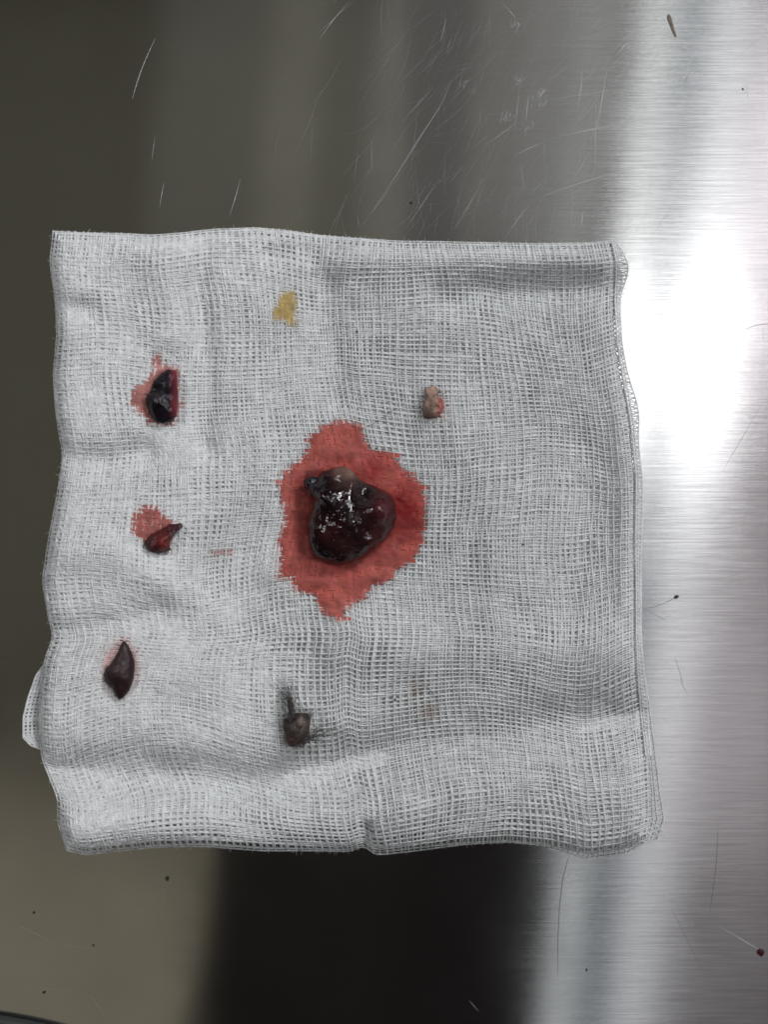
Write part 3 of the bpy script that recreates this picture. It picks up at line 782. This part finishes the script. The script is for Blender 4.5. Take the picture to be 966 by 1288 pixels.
hairs([(22, (365, 902), (358, 864), 2.6, 5, .10), (14, (366, 900), (354, 852), 1.8, 5, .1), (8, (366, 900), (365, 854), 1.5, 3, .05), (12, (362, 906), (364, 876), 2.5, 3, .05), (26, (360, 912), (364, 896), 2.5, 3, .1), (8, (366, 896), (353, 864), 1.5, 5, .1),
       (9, (378, 899), (380, 886), 4, 4, .05), (8, (386, 903), (393, 892), 3, 5, 0), (14, (375, 930), (390, 916), 5, 5, .1), (22, (372, 934), (388, 926), 4, 4, .1),
       (10, (380, 934), (407, 911), 2, 2, .08), (8, (384, 930), (424, 926), 3, 5, .05), (7, (390, 926), (438, 917), 4, 6, -.1), (30, (372, 914), (378, 934), 5, 4, 0), (14, (370, 904), (384, 906), 5, 5, .1), (5, (386, 900), (397, 894), 3, 4, 0)],
      tuft, 'hair', HAIR, .0031, 3, rad=.00005)

def c6(px, py, z):
    b = np.broadcast_to(np.array((.27, .18, .14)), (len(px), 3))
    red = (np.clip((px - 549.5) / 2.5, 0, 1) * np.clip((py - 498) / 4, 0, 1))[:, None]
    return mixc(b, (.85 * g(px, py, 536, 522, 8), (.09, .065, .06)), (.7 * g(px, py, 548, 526, 7), (.10, .06, .05)), (red * .9, (.29, .075, .065)))
tan = lump('hairy_skin_piece', [(535, 488), (544, 486), (551, 488), (552.5, 499), (557, 502), (557.5, 511), (555, 521), (549.5, 526.5), (539.5, 526.5), (532, 524), (531, 515), (533.5, 502)], .0018, SKIN,
     'small tan skin piece with a red right side and a few fine hairs', 'skin piece', c6, bumps=[(549, 512, 3, -.0005)], centre=(544, 507), over=.57, ex=.7, noise=(.1, 900), group=PIECES, seed=7.7)
hairs([(8, (547, 492), (541, 508), 3, 4, .05), (7, (540, 505), (546, 520), 3, 4, -.05), (8, (536, 520), (549, 524), 3, 4, .05), (4, (534, 516), (522, 514), 1.5, 4, .05), (5, (553, 520), (558, 522), 2, 3, 0), (5, (548, 524), (541, 531), 3, 4, 0), (2, (550, 494), (558, 490), 2, 3, 0)],
      tan, 'hair', HAIR, .0026, 8, rad=.00003)

# ------------------------------------------------------------------ loose hairs
def loose_hair(pts, label, rad=.00004, on='steel', m=GREYHAIR, group='loose hairs and fibres'):
    p = np.array(pts, float); i = np.arange(len(p)); t = np.linspace(0, len(p) - 1, 8 * (len(p) - 1) + 1)
    x = np.interp(t, i, p[:, 0]); y = np.interp(t, i, p[:, 1])
    for _ in range(8):
        x[1:-1] = (x[:-2] + 2 * x[1:-1] + x[2:]) / 4; y[1:-1] = (y[:-2] + 2 * y[1:-1] + y[2:]) / 4
    z = (rad * 1.2 + 0 * x) if on == 'steel' else zs(x, y) + .0003
    loc = tuple(px2w(x[:1], y[:1], z[:1])[0])
    e = np.linspace(0, 1, len(t)); R = rad * (.35 + .65 * np.minimum(1, 4 * np.minimum(e, 1 - e)))
    V, F, _ = tubes(px2w(x, y, z)[None], R[None], 5)
    return thing(new_mesh('loose_hair', V, F, m, loc=loc), label, 'hair', group)
hk = loose_hair([(808, 765), (822, 764), (836, 759), (846, 754), (853, 750), (858, 748)], 'curved grey fibre with a dark knot at its end, sticking out right of the gauze')
hk_col = lambda px, py, z: np.broadcast_to(np.array((.06, .05, .05)), (len(px), 3))
lump('fibre_knot', [(848, 751), (851, 748), (855, 749), (854, 752), (850, 754)], .0003, DEBRIS, None, None, hk_col, parent=hk, rings=8, seg=16, zbase=.0002, sink=.0001)
loose_hair([(807, 762), (818, 770), (830, 776), (838, 780)], 'short straight hair just under the knotted fibre right of the gauze', .00003)
loose_hair([(849, 825), (853, 838), (857, 850), (859, 862), (866, 874)], 'thin hair on the bright steel below the knotted fibre', .00003)
loose_hair([(815, 908), (820, 920), (824, 932)], 'short dark fibre at the lower right edge of the gauze', .00003)
loose_hair([(717, 1072), (708, 1105), (704, 1140), (702, 1180), (702, 1225)], 'long thin dark hair below the gauze along the edge of the dark reflection', .00004, m=HAIR)
loose_hair([(904, 1040), (902, 1080), (899, 1110), (893, 1150)], 'long faint vertical hair on the steel below right of the gauze', .00003)
loose_hair([(935, 416), (945, 411), (956, 408), (975, 407)], 'curved dark hair at the right border beside the brightest glare', .00004, m=HAIR)
loose_hair([(844, 1140), (858, 1168), (874, 1200), (886, 1222)], 'slanting thin hair on the steel near the bottom right', .000028)
loose_hair([(533, 860), (541, 868), (549, 878), (553, 884)], 'short dark hair on the gauze by the pale brown smears', .00004, 'gauze', HAIR)
loose_hair([(503, 512), (492, 516), (484, 524), (468, 534), (456, 540)], 'fine hair on the gauze between the tan skin piece and the big blood stain', .00003, 'gauze', HAIR)
loose_hair([(500, 514), (514, 513), (528, 514)], 'fine hair lying left of the small tan skin piece', .000025, 'gauze', HAIR)

# ------------------------------------------------------------------ specks and drops
def speck(px, py, r_, label, col=(.03, .027, .025), on='steel', name='debris_speck', cat='speck', mat_=None, hgt=.5, grp='dark specks', asp=1.0, rot=0):
    rr = random.Random(int(px * 7 + py))
    pts = [(x + rr.uniform(-.2, .2) * r_, y + rr.uniform(-.2, .2) * r_) for x, y in ell(px, py, r_, r_ * asp, rot, 9)]
    zb = 0.0 if on == 'steel' else float(zs(px, py)) + .0001
    return lump(name, pts, r_ * S * hgt, mat_ or DEBRIS, label, cat, lambda a, b, c: np.broadcast_to(np.array(col), (len(a), 3)), zbase=zb, sink=0, rings=10, seg=24, over=.55, group=grp)
speck(517, 255, 2.0, 'tiny black speck on the steel above the top edge of the gauze')
speck(210, 1105, 2.8, 'black speck on the steel just below the gauze bottom left', asp=1.2)
speck(42, 1148, 1.9, 'tiny dark speck on the steel near the left border below the gauze')
speck(117, 1189, 1.9, 'faint brown speck on the olive steel right of the dark one at the border', col=(.07, .055, .04))
speck(55, 1248, 1.8, 'black speck near the bottom left corner of the steel', asp=1.5, rot=70)
speck(935, 112, 1.6, 'tiny grey speck at the top right by the white glare', col=(.08, .08, .08))
speck(738, 1220, 1.3, 'small dark nick on the streaked steel below the gauze', asp=2.0, col=(.04, .04, .045))
speck(449, 417, 1.7, 'tiny brown speck on the gauze right of the yellow stain', on='gauze', col=(.12, .06, .05))
speck(658, 685, 1.4, 'tiny dark speck caught in the gauze right of the big stain', on='gauze', col=(.05, .04, .04))
speck(497, 880, 1.8, 'tiny dark speck in the gauze left of the pale brown smears', on='gauze', col=(.06, .05, .045))
speck(958, 1198, 5.2, 'small dark red drop of dried blood at the lower right border', col=(.04, .005, .007), name='blood_drop', cat='drop', mat_=MOIST, hgt=.35, grp=None)
fl = lump('brown_flake', [(839, 19), (842, 17), (845, 22), (847, 30), (850, 40), (852, 47), (850, 48), (846, 40), (843, 32), (840, 25)], .0002, DEBRIS, 'elongated brown dirt flake on the bright steel at the top right', 'flake',
     lambda a, b, c: np.broadcast_to(np.array((.16, .13, .10)), (len(a), 3)), zbase=0, sink=0, rings=10, seg=40, over=.55)

# dark rounded rim of an unidentified thing that just shows in the bottom left corner
def corner_rim():
    x = np.linspace(-220, 90, 60); y = 1281 + .12 * (x + 5) + .00075 * np.maximum(x + 20, 0) ** 2
    P = px2w(x, y + 4, np.full(60, .0011))
    V, F, _ = tubes(P[None], np.full((1, 60), .0011), 10)
    n = len(V); 
    back = px2w(x, y + 60, np.full(60, .0016)); front = px2w(x, y + 5, np.full(60, .0018))
    W_ = np.concatenate([V, front, back]); i = np.arange(59)
    F2 = np.stack([n + i, n + i + 1, n + 61 + i, n + 60 + i], -1)
    m, _, _ = simple('dark_rim', (.02, .022, .022), .45)
    o = new_mesh('corner_edge', W_, np.concatenate([F, F2]), m)
    thing(o, 'dark curved rim just showing in the bottom left corner', 'rim')
corner_rim()
